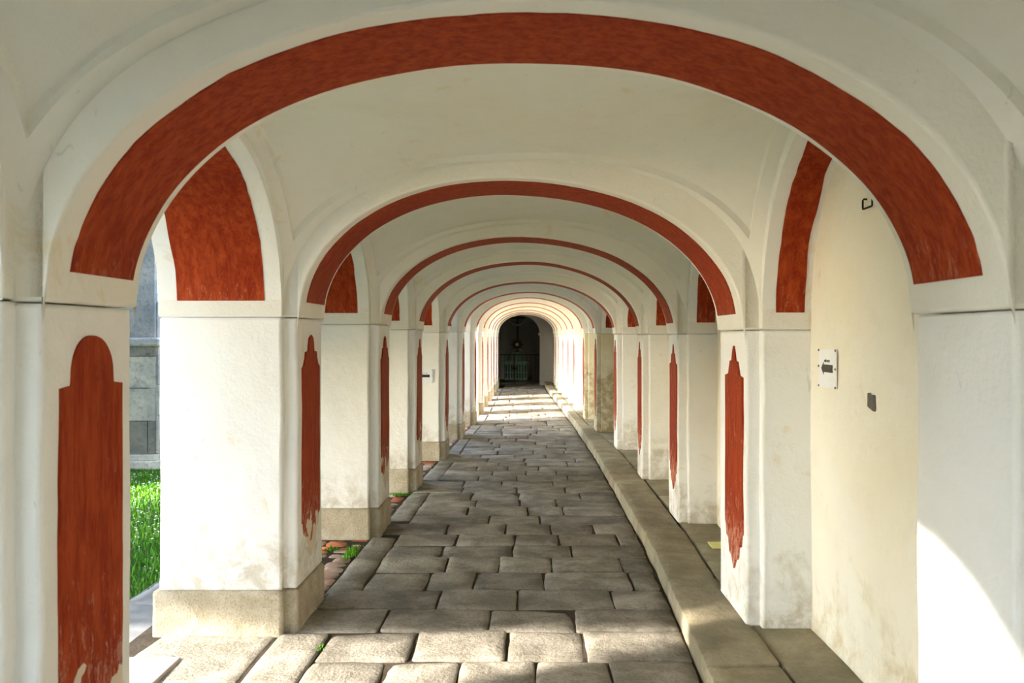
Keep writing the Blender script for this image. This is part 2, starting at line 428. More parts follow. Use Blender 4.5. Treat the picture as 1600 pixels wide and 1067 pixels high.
def make_side(i, side):
    """arch in the long wall between leg i and leg i+1"""
    a, b2 = A[i], A[i + 1]
    if side == 'L':
        y0 = a[1] + EX; y1 = b2[0] - EX; z0, z1 = a[6], b2[6]; cr = scl(i)
        xin = lambda t: lerp(WL(i), WL(i + 1), t); dep = -PT
    else:
        y0 = a[3] + EX; y1 = b2[2] - EX; z0, z1 = a[7], b2[7]; cr = scr(i)
        xin = lambda t: lerp(WR(i), WR(i + 1), t); dep = NI + 0.04
    n = 2.2
    def pt(s, off=0.0):
        u, v = sup(math.pi * s, n); half = (y1 - y0) / 2 - off
        y = (y0 + y1) / 2 + half * u; fr = (u + 1) / 2
        return y, lerp(z0, z1, fr) + (cr - off - (z0 + z1) / 2) * v, fr
    where = 'open left side' if side == 'L' else 'blind niches on the right'
    if i >= 1 and i < 13: lab = (f'red-bellied arch over the opening after the {ORD[i].split(" ")[0]} left pier' if side == 'L' else f'red-edged blind arch over the niche after the {ORD[i].split(" ")[0]} right pier')
    elif i == 0: lab = 'side arch on the left beside the viewer' if side == 'L' else 'blind arch on the right beside the viewer'
    else: lab = 'side arch on the left behind the viewer' if side == 'L' else 'blind arch on the right behind the viewer'
    t_ = thing('side_arch', lab, 'arch', (xin(0.5) + dep / 2, (y0 + y1) / 2, z0))
    ns = 48 if i < 5 else 28
    def f(s, t):
        y, z, fr = pt(s); return xin(fr) + dep * t, y, z
    V, Fc = block(f, lambda s, t: (f(s, t)[0], f(s, t)[1], ZT), ns, 3)
    mesh_obj('arch_ring', V, Fc, M['white'], t_, smooth=True, bevel=0.012 if i < 5 else 0)
    h = 0.088
    v = h / (cr - (z0 + z1) / 2); e = math.asin(v ** (n / 2)) / math.pi
    if side == 'L': m0, m1 = 0.09 / PT, 1 - 0.10 / PT
    else: m0, m1 = 0.070 / (NI + 0.04), 0.215 / (NI + 0.04)
    def fb(off):
        def g(s, t):
            y, z, fr = pt(lerp(e, 1 - e, s), off)
            rag = 0.010 * noise.noise(Vector((s * 12, i, 2.0 + 5 * round(t)))) + 0.004 * noise.noise(Vector((s * 50, i, 3.0 + 5 * round(t))))
            return xin(fr) + dep * lerp(m0, m1, t) + rag, y, z
        return g
    V, Fc = block(fb(0.004), fb(-0.01), 48 if i < 5 else 28, 2)
    mesh_obj('red_band', V, Fc, M['red'], t_, smooth=True)

def panel_profile(kind):
    """(half width fraction, height fraction from top) pairs for head, mirrored for foot"""
    if kind == 'dome': 
        L = [(0.0, 0.0)]
        for k in range(1, 11):
            a = k / 10 * math.pi / 2; L.append((0.66 * math.sin(a), 0.105 - 0.105 * math.cos(a)))
        return L + [(0.68, 0.13), (1.0, 0.135), (1.0, 0.15)]
    if kind == 'ogee': return [(0.0, 0.0), (0.20, 0.015), (0.30, 0.05), (0.34, 0.085), (0.62, 0.09), (0.66, 0.12), (0.82, 0.155), (1.0, 0.17)]
    return [(0.0, 0.0), (0.12, 0.03), (0.20, 0.07), (0.42, 0.075), (0.55, 0.115), (0.62, 0.14), (1.0, 0.15)]

def make_panel(x, sgn, y0, y1, zt, zb, kind, parent, foot='point', broken=False):
    hp = panel_profile(kind); yc = (y0 + y1) / 2; hw = (y1 - y0) / 2; L = 1.1
    right = [(yc + hw * a, zt - L * b2) for a, b2 in hp]
    fp = [(1.0, 0.20), (0.90, 0.195), (0.82, 0.135), (0.60, 0.125), (0.48, 0.065), (0.22, 0.05), (0.0, 0.0)] if foot == 'point' else [(1.0, 0.10), (0.6, 0.0), (0.0, 0.02)]
    low = [(yc + hw * a, zb + b2 * L) for a, b2 in fp]
    n = 22; zA = right[-1][1]; zB = low[0][1]
    side = [(yc + hw, lerp(zA, zB, k / n)) for k in range(1, n)]
    pr = right + side + low
    pl = [(2 * yc - y, z) for y, z in reversed(pr[1:-1])]
    pts = pr + pl
    out = []
    for k, (y, z) in enumerate(pts):
        if k in (0,): pass
        y += 0.006 * noise.noise(Vector((y * 9, z * 7, x * 5))); z += 0.005 * noise.noise(Vector((y * 11, z * 9, x * 3 + 2)))
        out.append((y, z))
    V = [(x + sgn * 0.0045, y, z) for y, z in out] + [(x - sgn * 0.01, y, z) for y, z in out]
    K = len(out)
    # fill the front by a strip between mirrored points
    Fc = []
    m = len(pr)
    for k in range(m - 1):
        a0, a1 = k, k + 1
        b0 = (K - k) % K; b1 = (K - k - 1) % K
        q = []
        for v in (a0, a1, b1, b0):
            if v not in q: q.append(v)
        if len(q) >= 3:
            Fc.append(tuple(q)); Fc.append(tuple(v + K for v in q))
    for k in range(K): Fc.append((k, (k + 1) % K, K + (k + 1) % K, K + k))
    return mesh_obj('red_panel', V, Fc, M['red_panel_worn' if (x < 0 and y0 < 10) else 'red_panel'], parent)

def make_pier(i, side):
    a = A[i]
    L = side == 'L'
    y0, y1 = (a[0], a[1]) if L else (a[2], a[3])
    xf = a[4] if L else a[5]; xw = WL(i) if L else WR(i); zi = a[6] if L else a[7]
    sgn = 1 if L else -1
    zb = 0.0 if L else LEDGE
    xo = xw - PT if L else xw + NI + 0.03
    if i >= 1: lab = (f'white pier with stone plinth on the open left side, {ORD[i]} from viewer' if L else
                      f'white plastered pier on the raised ledge at right, {ORD[i]} from the viewer')
    elif i == 0: lab = 'white pier at the left beside the viewer' if L else 'white pier at the right beside the viewer'
    else: lab = 'white pier at the left behind the viewer' if L else 'white pier at the right behind the viewer'
    t_ = thing('arcade_pier', lab, 'pier', ((xw + xo) / 2, (y0 + y1) / 2, zb))
    mat = M['white'] if L else (M['dirty'] if i in (6, 7) else M['white'])
    ph = 0.235 if L else 0.0
    x0, x1 = sorted((xo, xw))
    plaster_box('shaft', (x0, x1, y0 - EX, y1 + EX, zb + ph - 0.01, zi), mat, t_)
    # slightly proud upper block above the springing line
    box_obj('upper_block', (x0 - 0.004, x1 + 0.004, y0 - EX - 0.004, y1 + EX + 0.004, zi + 0.006, ZT), M['vault'] , t_, bevel=0.008)
    px0, px1 = sorted((xf, xw - sgn * 0.03))
    plaster_box('pilaster', (px0, px1, y0, y1, zb + ph - 0.01, zi - 0.004), M['white'] if mat is M['white'] else mat, t_)
    if L:
        V1, F1 = sub_box(x0 - 0.03, x1 + 0.012, y0 - EX - 0.022, y1 + EX + 0.022, -0.06, ph, 0.07, 0.009)
        mesh_obj('plinth', V1, F1, M['plinth'], t_, smooth=True, bevel=0.02)
        V1, F1 = sub_box(px0, px1 + 0.012, y0 - 0.014, y1 + 0.014, -0.06, ph - 0.012, 0.07, 0.008)
        mesh_obj('pilaster_plinth', V1, F1, M['plinth'], t_, smooth=True, bevel=0.02)
    # red painted panel
    d = y1 - y0
    if L:
        kind = 'dome' if i == 1 else 'ogee'
        make_panel(xf + 0.004, 1, y0 + 0.155 * d, y1 - 0.15 * d, zi - (0.085 if i == 1 else 0.095), 0.34, kind, t_, 'flat' if i == 1 else 'point')
    elif i >= 2:
        make_panel(xf - 0.004, -1, y0 + 0.08 * d, y1 - 0.27 * d if i == 2 else y1 - 0.2 * d, zi - 0.085, 0.34, 'step', t_, 'point')

M['cream_arch'] = plaster('arch_plaster', (0.79, 0.775, 0.71), (0.77, 0.725, 0.61), 0.6, 0.0, 0.0)
for i in IDX:
    make_transverse(i)
    make_pier(i, 'L'); make_pier(i, 'R')
for i in IDX[:-1]:
    make_vault(i); make_side(i, 'L'); make_side(i, 'R')

# right long wall (back of the niches)
V = []; Fc = []
tab = [(-4.0, WR(-1) + NI)] + [((A[i][2] + A[i][3]) / 2, WR(i) + NI) for i in IDX] + [(29.3, WR(13) + NI)]
ny = 130
def fw(s, t):
    y = lerp(-3.0, 29.3, s); z = lerp(0.0, ZT, t)
    return interp(tab, y) + 0.010 * noise.noise(Vector((y * 1.3, z * 1.3, 0))) + 0.004 * noise.noise(Vector((y * 5, z * 5, 2))), y, z
V, Fc = block(fw, lambda s, t: (fw(s, t)[0] + 0.45, fw(s, t)[1], fw(s, t)[2]), 260, 26)
tag(mesh_obj('wall_right', V, Fc, M['cream'], None, smooth=True), kind='structure')

# roof above the vaults and the outer wall head
def froof(s, t):
    y = lerp(-3.1, 33.0, s); return lerp(-2.35, 2.1, t), y, ZT + 0.005 + (0.9 * (1 - abs(2 * t - 1)))
V, Fc = block(lambda s, t: (lerp(-2.35, 2.1, t), lerp(-3.1, 33.0, s), ZT + 0.002), lambda s, t: (froof(s, t)[0], froof(s, t)[1], froof(s, t)[2] + 0.06), 8, 8)
tag(mesh_obj('ceiling', V, Fc, M['tile'], None), kind='structure')

# ------------------------------------------------------------------ end of the passage: closed last bay, arched opening, dark chapel
ZS = 1.69
V, Fc = boxes([(-1.75, -0.95, 27.77, 29.2, -0.05, ZT)])
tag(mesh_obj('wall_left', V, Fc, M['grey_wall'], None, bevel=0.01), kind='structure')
OX0, OX1 = -1.10, 0.36
def fe(s, t):   # spandrel of the opening
    k = s
    u, v = sup(math.pi * s, 2.0); x = (OX0 + OX1) / 2 + (OX1 - OX0) / 2 * u
    return x, lerp(29.2, 29.65, t), ZS + 0.60 * v
V, Fc = block(fe, lambda s, t: (fe(s, t)[0], fe(s, t)[1], ZT), 40, 2)
V2, F2 = boxes([(-1.8, OX0, 29.2, 29.65, -0.05, ZT), (OX1, 1.6, 29.2, 29.65, -0.05, ZT)])
n = len(V); V += V2; Fc += [tuple(k + n for k in q) for q in F2]
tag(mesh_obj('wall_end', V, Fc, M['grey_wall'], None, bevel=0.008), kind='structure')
# moulded impost of the opening
box_obj('trim_1', [(OX1 - 0.05, OX1 + 0.12, 29.15, 29.66, ZS - 0.07, ZS + 0.02), (OX0 - 0.1, OX0 + 0.05, 29.15, 29.66, ZS - 0.07, ZS + 0.02)], M['grey_wall'], bevel=0.01)['kind'] = 'structure'
# last vault (plain barrel) between arch 13 and the end wall
def fl(s, t):
    u, v = sup(math.pi * s, 2.1); return -0.08 + 0.97 * u, lerp(27.72, 29.2, t), 1.68 + 0.66 * v
V, Fc = block(fl, lambda s, t: (fl(s, t)[0], fl(s, t)[1], ZT), 40, 8)
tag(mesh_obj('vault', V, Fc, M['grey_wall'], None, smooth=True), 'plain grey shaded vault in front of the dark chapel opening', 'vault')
# chapel shell
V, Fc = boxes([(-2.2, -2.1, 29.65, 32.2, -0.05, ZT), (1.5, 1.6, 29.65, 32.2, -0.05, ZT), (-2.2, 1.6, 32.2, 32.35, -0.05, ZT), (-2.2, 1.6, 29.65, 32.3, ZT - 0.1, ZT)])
tag(mesh_obj('wall_chapel', V, Fc, M['dimmed_wall'], None), kind='structure')

def prism(cx, y0, y1, pts):
    V = [(cx + x, y, z) for y in (y0, y1) for x, z in pts]; K = len(pts)
    Fc = [tuple(range(K)), tuple(range(2 * K - 1, K - 1, -1))] + [(k, (k + 1) % K, K + (k + 1) % K, K + k) for k in range(K)]
    return V, Fc
AX, AY = -0.44, 30.75
alt = thing('altar', 'dark green altar with latticed front inside the dark chapel', 'altar', (AX, AY, 0))
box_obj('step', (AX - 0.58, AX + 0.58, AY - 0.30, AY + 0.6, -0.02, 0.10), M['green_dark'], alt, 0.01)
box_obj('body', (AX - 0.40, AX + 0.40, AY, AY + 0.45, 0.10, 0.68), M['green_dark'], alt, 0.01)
V, Fc = [], []
bx = [(AX - 0.40, AX + 0.40, AY - 0.03, AY, 0.10, 0.17), (AX - 0.40, AX + 0.40, AY - 0.03, AY, 0.62, 0.68)]
for k in range(9):
    x = AX - 0.39 + k * 0.0925; bx.append((x, x + 0.04, AY - 0.03, AY, 0.17, 0.62))
bx.append((AX - 0.40, AX + 0.40, AY - 0.02, AY, 0.34, 0.37))
box_obj('lattice_front', bx, M['green_paint'], alt, 0.004)
box_obj('mensa', (AX - 0.47, AX + 0.47, AY - 0.07, AY + 0.48, 0.68, 0.755), M['green_paint'], alt, 0.012)
tab_ = box_obj('tabernacle', [(AX - 0.34, AX + 0.30, AY + 0.08, AY + 0.36, 0.755, 0.98), (AX - 0.14, AX + 0.14, AY + 0.03, AY + 0.36, 0.755, 1.06), (AX - 0.37, AX + 0.33, AY + 0.06, AY + 0.38, 0.98, 1.01)], M['green_paint'], alt, 0.008)
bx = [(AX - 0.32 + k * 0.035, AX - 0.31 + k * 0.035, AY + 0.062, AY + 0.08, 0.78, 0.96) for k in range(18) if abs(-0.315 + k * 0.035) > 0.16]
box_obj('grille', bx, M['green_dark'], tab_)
# sunburst monstrance
mon = thing('monstrance', 'dark sunburst monstrance with pale disc standing on the chapel altar', 'monstrance', (AX + 0.04, AY + 0.2, 1.06))
cx, cz = AX + 0.04, 1.31
V, Fc = [], []
pts = []
for k in range(32):
    r = (0.27 if k % 4 == 0 else 0.22) if k % 2 == 0 else 0.14
    a = 2 * math.pi * k / 32; pts.append((r * math.cos(a), cz + r * math.sin(a)))
V, Fc = prism(cx, AY + 0.18, AY + 0.205, pts); mesh_obj('rays', V, Fc, M['gilt'], mon)
pts = [(0.055 * math.cos(2 * math.pi * k / 24), cz + 0.055 * math.sin(2 * math.pi * k / 24)) for k in range(24)]
V, Fc = prism(cx, AY + 0.155, AY + 0.19, pts); mesh_obj('disc', V, Fc, M['host'], mon, bevel=0.006)
V, Fc = prism(cx, AY + 0.17, AY + 0.23, [(-0.10, 1.06), (0.10, 1.06), (0.06, 1.085), (0.02, 1.11), (0.02, 1.22), (-0.02, 1.22), (-0.02, 1.11), (-0.06, 1.085)]); mesh_obj('foot', V, Fc, M['gilt'], mon, bevel=0.004)
# tall cross with draped festoon
cr_ = thing('altar_cross', 'tall dim cross with draped festoon on the chapel back wall above the altar', 'cross', (cx, 32.15, 1.3))
box_obj('upright', (cx - 0.035, cx + 0.035, 32.12, 32.20, 1.25, 2.42), M['gilt'], cr_, 0.006)
box_obj('crossbar', (cx - 0.26, cx + 0.26, 32.12, 32.20, 2.22, 2.28), M['gilt'], cr_, 0.006)
V, Fc = [], []
def fest(s, t):
    x = lerp(-0.30, 0.30, s); sag = 0.16 * (1 - (2 * s - 1) ** 2)
    r = 0.035 + 0.015 * math.sin(s * 30); a = 2 * math.pi * t
    return cx + x, 32.08 + r * math.cos(a), 2.16 - sag + r * math.sin(a)
for i_ in range(25):
    for j in range(8): V.append(fest(i_ / 24, j / 8))
for i_ in range(24):
    for j in range(8): Fc.append((i_ * 8 + j, i_ * 8 + (j + 1) % 8, (i_ + 1) * 8 + (j + 1) % 8, (i_ + 1) * 8 + j))
Fc += [tuple(range(8)), tuple(24 * 8 + k for k in range(8))]
mesh_obj('festoon', V, Fc, M['grey_wall'], cr_, smooth=True)
# iron gate bars in the opening
gt = thing('iron_gate', 'closed dark iron gate of thin bars in front of the chapel altar', 'gate', (-0.37, 29.5, 0))
bars = [(-1.08 + k * 0.145 - 0.006, -1.08 + k * 0.145 + 0.006, 29.49, 29.502, 0.02, 1.0) for k in range(11)]
box_obj('bars', bars, M['iron'], gt)
box_obj('rail', [(-1.1, 0.36, 29.485, 29.505, 0.10, 0.13), (-1.1, 0.36, 29.485, 29.505, 0.97, 1.0)], M['iron'], gt)
box_obj('meeting_stile', (-0.475, -0.445, 29.48, 29.51, 0.02, 1.02), M['iron'], gt)
box_obj('lock', (-0.53, -0.40, 29.46, 29.51, 0.50, 0.57), M['iron'], gt, 0.005)

# unseen wall with doorway, added behind the viewer to darken the nearest vault
tag(box_obj('wall_back_shade', [(-2.0, -0.55, -3.4, -3.05, -0.05, ZT), (0.65, 1.75, -3.4, -3.05, -0.05, ZT), (-0.55, 0.65, -3.4, -3.05, 2.15, ZT)], M['vault'], None, 0.01), kind='structure')

# ------------------------------------------------------------------ floor: worn slabs in courses
FV, FF, FT = [], [], []
def slab(q, ztop, z0=-0.05, jit=0.012, rad=0.020, tone=1.0, fine=True, buf=None, dome=0.004, gap=0.006):
    V, Fc, T = buf or (FV, FF, FT)
    (x00, y00), (x10, y10), (x11, y11), (x01, y01) = q
    def P(u, v): 
        x = lerp(lerp(x00, x10, u), lerp(x01, x11, u), v); y = lerp(lerp(y00, y10, u), lerp(y01, y11, u), v); return x, y
    wdt = math.hypot(x10 - x00, y10 - y00); hgt = math.hypot(x01 - x00, y01 - y00)
    rad = min(rad * random.uniform(0.6, 1.6), wdt * 0.3, hgt * 0.3)
    step = 0.09 if fine else 0.3
    out = []
    def ring(inset, r):
        L = []
        hw, hh = wdt / 2 - inset, hgt / 2 - inset; r = max(0.004, r - inset * 0.5)
        nx, ny_ = max(1, int(wdt / step)), max(1, int(hgt / step))
        for (cx_, cy_, a0, n_, dx_, dy_) in ((hw - r, -hh + r, -90, ny_, 0, 1), (hw - r, hh - r, 0, nx, -1, 0), (-hw + r, hh - r, 90, ny_, 0, -1), (-hw + r, -hh + r, 180, nx, 1, 0)):
            for k in range(4 if fine else 2):
                a = R(a0 + 90 * k / (3 if fine else 1)); L.append((cx_ + r * math.cos(a), cy_ + r * math.sin(a)))
            ln = (2 * hh - 2 * r) if dy_ else (2 * hw - 2 * r)
            for k in range(1, n_):
                f = ln * k / n_
                if dy_: L.append((hw if dy_ > 0 else -hw, (-hh + r + f) if dy_ > 0 else (hh - r - f)))
                else: L.append(((hw - r - f) if dx_ < 0 else (-hw + r + f), hh if dx_ < 0 else -hh))
        return L
    tilt = (random.uniform(-1, 1) * 0.006, random.uniform(-1, 1) * 0.006)
    dz = random.uniform(-0.006, 0.006)
    rs = [(gap, z0), (gap, ztop - 0.018), (gap + 0.003, ztop - 0.007), (gap + 0.012, ztop - 0.001), (gap + 0.06, ztop + dome * 0.5)]
    if not fine: rs = [(gap, z0), (gap, ztop - 0.02), (gap + 0.02, ztop)]
    base = len(V); K = None
    sd_ = random.random() * 50
    for inset, z in rs:
        L = ring(min(inset, wdt * 0.4, hgt * 0.4), rad)
        K = len(L)
        for (lx, ly) in L:
            nz = noise.noise(Vector((lx * 4, ly * 4, sd_))) * jit; nz2 = noise.noise(Vector((lx * 13, ly * 13, sd_ + 9))) * jit * 0.5
            u = lx / wdt + 0.5; v = ly / hgt + 0.5
            sx = (nz + nz2); x, y = P(u + sx * (1 if lx > 0 else -1) * 0.7 / wdt, v + sx * (1 if ly > 0 else -1) * 0.7 / hgt)
            zz = z
            if z > ztop - 0.03: zz += tilt[0] * lx / wdt * 2 + tilt[1] * ly / hgt * 2 + dz + 0.004 * noise.noise(Vector((x * 6, y * 6, 1)))
            V.append((x, y, zz))
    x, y = P(0.5, 0.5); V.append((x, y, ztop + dome + dz)); cc = len(V) - 1
    for r_ in range(len(rs) - 1):
        for k in range(K):
            Fc.append((base + r_ * K + k, base + r_ * K + (k + 1) % K, base + (r_ + 1) * K + (k + 1) % K, base + (r_ + 1) * K + k)); T.append(tone)
    lr = base + (len(rs) - 1) * K
    for k in range(K): Fc.append((lr + k, lr + (k + 1) % K, cc)); T.append(tone)

KF = [(-5, 0.80), (3.9, 0.79), (5.0, 0.84), (7.0, 0.88), (11.5, 0.872), (15.4, 0.81), (20, 0.70), (26, 0.535), (29.2, 0.50)]
BL0 = [(-5, -1.345), (5, -1.345), (5.5, -1.27), (8, -1.24), (10, -1.20), (12, -1.14), (14.5, -1.08), (16.5, -1.02), (29, -0.98)]   # outer edge of the border slabs
BL1 = [(-5, -1.07), (5, -1.07), (8, -1.03), (10, -1.0), (12, -0.94), (14.5, -0.90), (16.5, -0.82), (29, -0.78)]
def gx(px, Y): return (px - VX) / F * Y
rows = [  # (y0, y1, joints as px at mid row)
 (3.68, 4.10, [470, 600, 730, 880, 1010]),
 (4.10, 4.42, [465, 598, 716, 837, 955, 1075]),
 (4.42, 4.86, [516, 646, 792, 913, 1075]),
 (4.86, 5.26, [600, 764, 898, 1030]),
 (5.26, 5.66, [554, 686, 808, 957]),
 (5.66, 6.09, [548, 668, 742, 850, 985]),
 (6.09, 6.49, [594, 698, 781, 862, 970]),
 (6.49, 6.87, [610, 690, 801, 893]),
 (6.87, 7.25, [626, 714, 804, 872, 965]),
 (7.25, 7.64, [698, 790, 860, 927]),
 (7.64, 8.03, [764, 844, 965]),
 (8.03, 8.42, [646, 730, 824, 880]),
 (8.42, 8.80, [744, 812, 868]),
]
y = 8.80
while y < 31.5:
    d = random.uniform(0.34, 0.44); rows.append((y, y + d, None)); y += d
y = 3.68
pre = []
while y > -4.0:
    pre.append((y - 0.42, y, None)); y -= 0.42
border_breaks = []
for (y0, y1, js) in pre + rows:
    ym = (y0 + y1) / 2
    if y0 > 29.2: xl0 = xl1 = -2.0; xr0 = xr1 = 1.4
    else: xl0, xl1 = interp(BL1, y0), interp(BL1, y1); xr0, xr1 = interp(KF, y0) - 0.004, interp(KF, y1) - 0.004
    # rows whose first slab reaches right to the pier foot
    atpier = any(A[i][0] - 0.05 < ym < A[i][1] + 0.1 for i in IDX)
    if js is None:
        xs = []; x = xl0 + random.uniform(0.25, 0.6)
        while x < xr0 - 0.22: xs.append(x); x += random.uniform(0.34, 0.70)
    else: xs = [gx(p_, ym) for p_ in js]
    xs = [x for x in xs if xl0 + 0.1 < x < xr0 - 0.1]
    lft0, lft1 = (xl0, xl1)
    if atpier and y0 < 29: lft0 = lft1 = interp(BL0, ym) + 0.03
    E0 = [lft0] + xs + [xr0]; E1 = [lft1] + xs + [xr1]
    for k in range(len(E0) - 1):
        dj = 0 if k == 0 else 0
        slab(((E0[k], y0), (E0[k + 1], y0), (E1[k + 1], y1), (E1[k], y1)), 0.0, tone=random.uniform(0.76, 1.20), fine=(ym < 24 and ym > 2), gap=random.uniform(0.003, 0.007), jit=0.016)
# long border slabs between the left piers
for i in IDX[:-1]:
    ys = A[i][1] + 0.1; ye = A[i + 1][0] - 0.05
    if i == 1: segs = [(3.0, 3.95), (3.95, 4.84)]
    else:
        n = 2 if ye - ys > 1.2 and i % 2 == 0 and i != 2 else 1; segs = [(lerp(ys, ye, k / n), lerp(ys, ye, (k + 1) / n)) for k in range(n)]
    for (s0, s1) in segs:
        slab(((interp(BL0, s0), s0), (interp(BL1, s0), s0), (interp(BL1, s1), s1), (interp(BL0, s1), s1)), -0.002, tone=random.uniform(1.02, 1.18), fine=s0 < 12, rad=0.012, dome=0.001, gap=0.004)
# broad threshold slabs in the first openings and the others beyond
for i in IDX[:-1]:
    ys = A[i][1] + 0.05; ye = A[i + 1][0] - 0.05
    if i in (-1, 0, 1):
        slab(((-2.02, ys), (-1.35, ys), (-1.35, (ys + ye) / 2 + 0.15), (-2.02, (ys + ye) / 2 + 0.35)), -0.004, tone=1.10)
        slab(((-2.00, (ys + ye) / 2 + 0.35), (-1.35, (ys + ye) / 2 + 0.15), (-1.35, ye), (-1.96, ye)), 0.0, tone=1.22)
floor = mesh_obj('floor', FV, FF, M['paving'], None, smooth=True, tone=FT); tag(floor, kind='structure')
# earth bed under and between the slabs
tag(box_obj('ground', (-2.1, 1.9, -4.2, 33, -0.16, -0.013), M['joint']), kind='structure')

# kerb: raised ledge slabs along the right wall
KV, KK, KT = [], [], []
kb = (KV, KK, KT)
brk = [-3.4, -2.2, -1.0, 0.3, 1.4, 2.75, 4.07, 5.53, 6.84, 9.03]
yy = 9.03
while yy < 29.0: yy = min(29.2, yy + random.uniform(1.2, 1.9)); brk.append(yy)
def xj(y): return interp([(-5, 1.13)] + [((A[i][2] + A[i][3]) / 2, A[i][5] + (0.02 if i < 6 else -0.02)) for i in IDX] + [(29.3, 0.76)], y)
for a0, a1 in zip(brk, brk[1:]):
    m_ = 0.5 * (a0 + a1)
    slab(((interp(KF, a0), a0), (xj(a0), a0), (xj(a1), a1), (interp(KF, a1), a1)), LEDGE, z0=-0.05, tone=random.uniform(0.9, 1.08), fine=a0 < 13, buf=kb, jit=0.010, rad=0.008, dome=0.004)
for i in IDX[:-1]:
    ys = A[i][3] - 0.3; ye = A[i + 1][2] + 0.3
    cuts = [ys, lerp(ys, ye, 0.46 if i != 2 else 0.40), ye]
    for a0, a1 in zip(cuts, cuts[1:]):
        slab(((xj(a0), a0), (interp(tab, a0) + 0.02, a0), (interp(tab, a1) + 0.02, a1), (xj(a1), a1)), LEDGE - 0.003, z0=-0.05, tone=random.uniform(0.85, 1.05), fine=a0 < 10, buf=kb, jit=0.010, rad=0.008, dome=0.002)
tag(mesh_obj('kerb', KV, KK, M['kerb'], None, smooth=True, tone=KT), 'raised stone kerb ledge running along the right piers above the paving', 'kerb')
tag(box_obj('kerb_bed', [(max(interp(KF, k * 1.0), interp(KF, k + 1.0)) + 0.05, interp(tab, k * 1.0) + 0.3, k * 1.0, k * 1.0 + 1.0, -0.05, LEDGE - 0.03) for k in range(-4, 29)], M['joint']), kind='structure')

# brick rubble and grass tufts in the second and later openings
def rubble(i):
    V, Fc, T = [], [], []; mi = []
    ys = A[i][1] + 0.08; ye = A[i + 1][0] - 0.09
    yy = ys
    while yy < ye:
        x = interp(BL0, yy) - 0.005; d = random.uniform(0.10, 0.17)
        while x > -2.0:
            wd = random.uniform(0.10, 0.24); n0 = len(Fc)
            slab(((x - wd, yy + random.uniform(-.02, .02)), (x, yy), (x, min(ye, yy + d)), (x - wd, min(ye, yy + d + random.uniform(-.02, .02)))), -0.012 + random.uniform(-0.008, 0.014), z0=-0.06, tone=random.uniform(0.8, 1.3), fine=i < 4, buf=(V, Fc, T), jit=0.02, rad=0.03, gap=0.006)
            r = random.random() < (0.10 if yy < ye - 0.45 else 0.6)
            mi += [1 if r else 0] * (len(Fc) - n0)
            x -= wd
        yy += d
    o = mesh_obj('brick_rubble', V, Fc, [M['rubble'], M['redbrick']], None, smooth=True, tone=T)
    for pl, k in zip(o.data.polygons, mi): pl.material_index = k
    tag(o, f'broken brick and cobble paving between the {ORD[i].split(" ")[0]} and {ORD[i+1].split(" ")[0]} left piers', 'paving', kind='stuff')
for i in range(2, 7): rubble(i)
for i in range(7, 13):
    tag(box_obj('ground', (-2.05, interp(BL0, A[i][1]) - 0.0, A[i][1], A[i + 1][0], -0.1, -0.006), M['pinkslab']), kind='structure')

def blades(name, pts, hgt, mat, wd=0.006):
    V, Fc = [], []
    for (x, y, z) in pts:
        h = hgt * random.uniform(0.5, 1.3); a = random.uniform(0, 2 * math.pi); l = h * random.uniform(0.1, 0.7)
        dx, dy = math.cos(a), math.sin(a); px, py = -dy * wd, dx * wd; n = len(V)
        V += [(x - px, y - py, z), (x + px, y + py, z), (x + dx * l * .4 + px * .6, y + dy * l * .4 + py * .6, z + h * .6), (x + dx * l * .4 - px * .6, y + dy * l * .4 - py * .6, z + h * .6), (x + dx * l, y + dy * l, z + h)]
        Fc += [(n, n + 1, n + 2, n + 3), (n + 3, n + 2, n + 4)]
    me = bpy.data.meshes.new(name); me.from_pydata(V, [], Fc); me.materials.append(mat)
    o = bpy.data.objects.new(name, me); C.objects.link(o); return o
def cluster(cx, cy, sx, sy, n, z, rot=0):
    out = []
    for _ in range(n):
        a, b_ = random.gauss(0, sx), random.gauss(0, sy); out.append((cx + a * math.cos(rot) - b_ * math.sin(rot), cy + a * math.sin(rot) + b_ * math.cos(rot), z))
    return out
tag(blades('grass_tuft', cluster(-1.31, 6.62, 0.022, 0.085, 260, -0.01), 0.035, M['grass'], 0.004), 'bright green grass tuft growing beside the long border slab after the second left pier', 'grass', kind='stuff')
tag(blades('grass_tuft', cluster(-1.47, 6.72, 0.03, 0.03, 60, -0.005), 0.025, M['grass'], 0.004), 'tiny grass sprig in the brick rubble left of the bigger tuft', 'grass', kind='stuff')
tag(blades('grass_tuft', cluster(-1.08, 4.62, 0.008, 0.03, 60, -0.02), 0.025, M['grass'], 0.003), 'tiny green sprig in the joint of the sunlit slabs near the second left pier', 'grass', kind='stuff')
tag(blades('grass_tuft', cluster(-1.30, 9.05, 0.05, 0.03, 120, -0.01), 0.03, M['grass'], 0.004), 'small grass tuft at the foot of the fourth left pier', 'grass', kind='stuff')

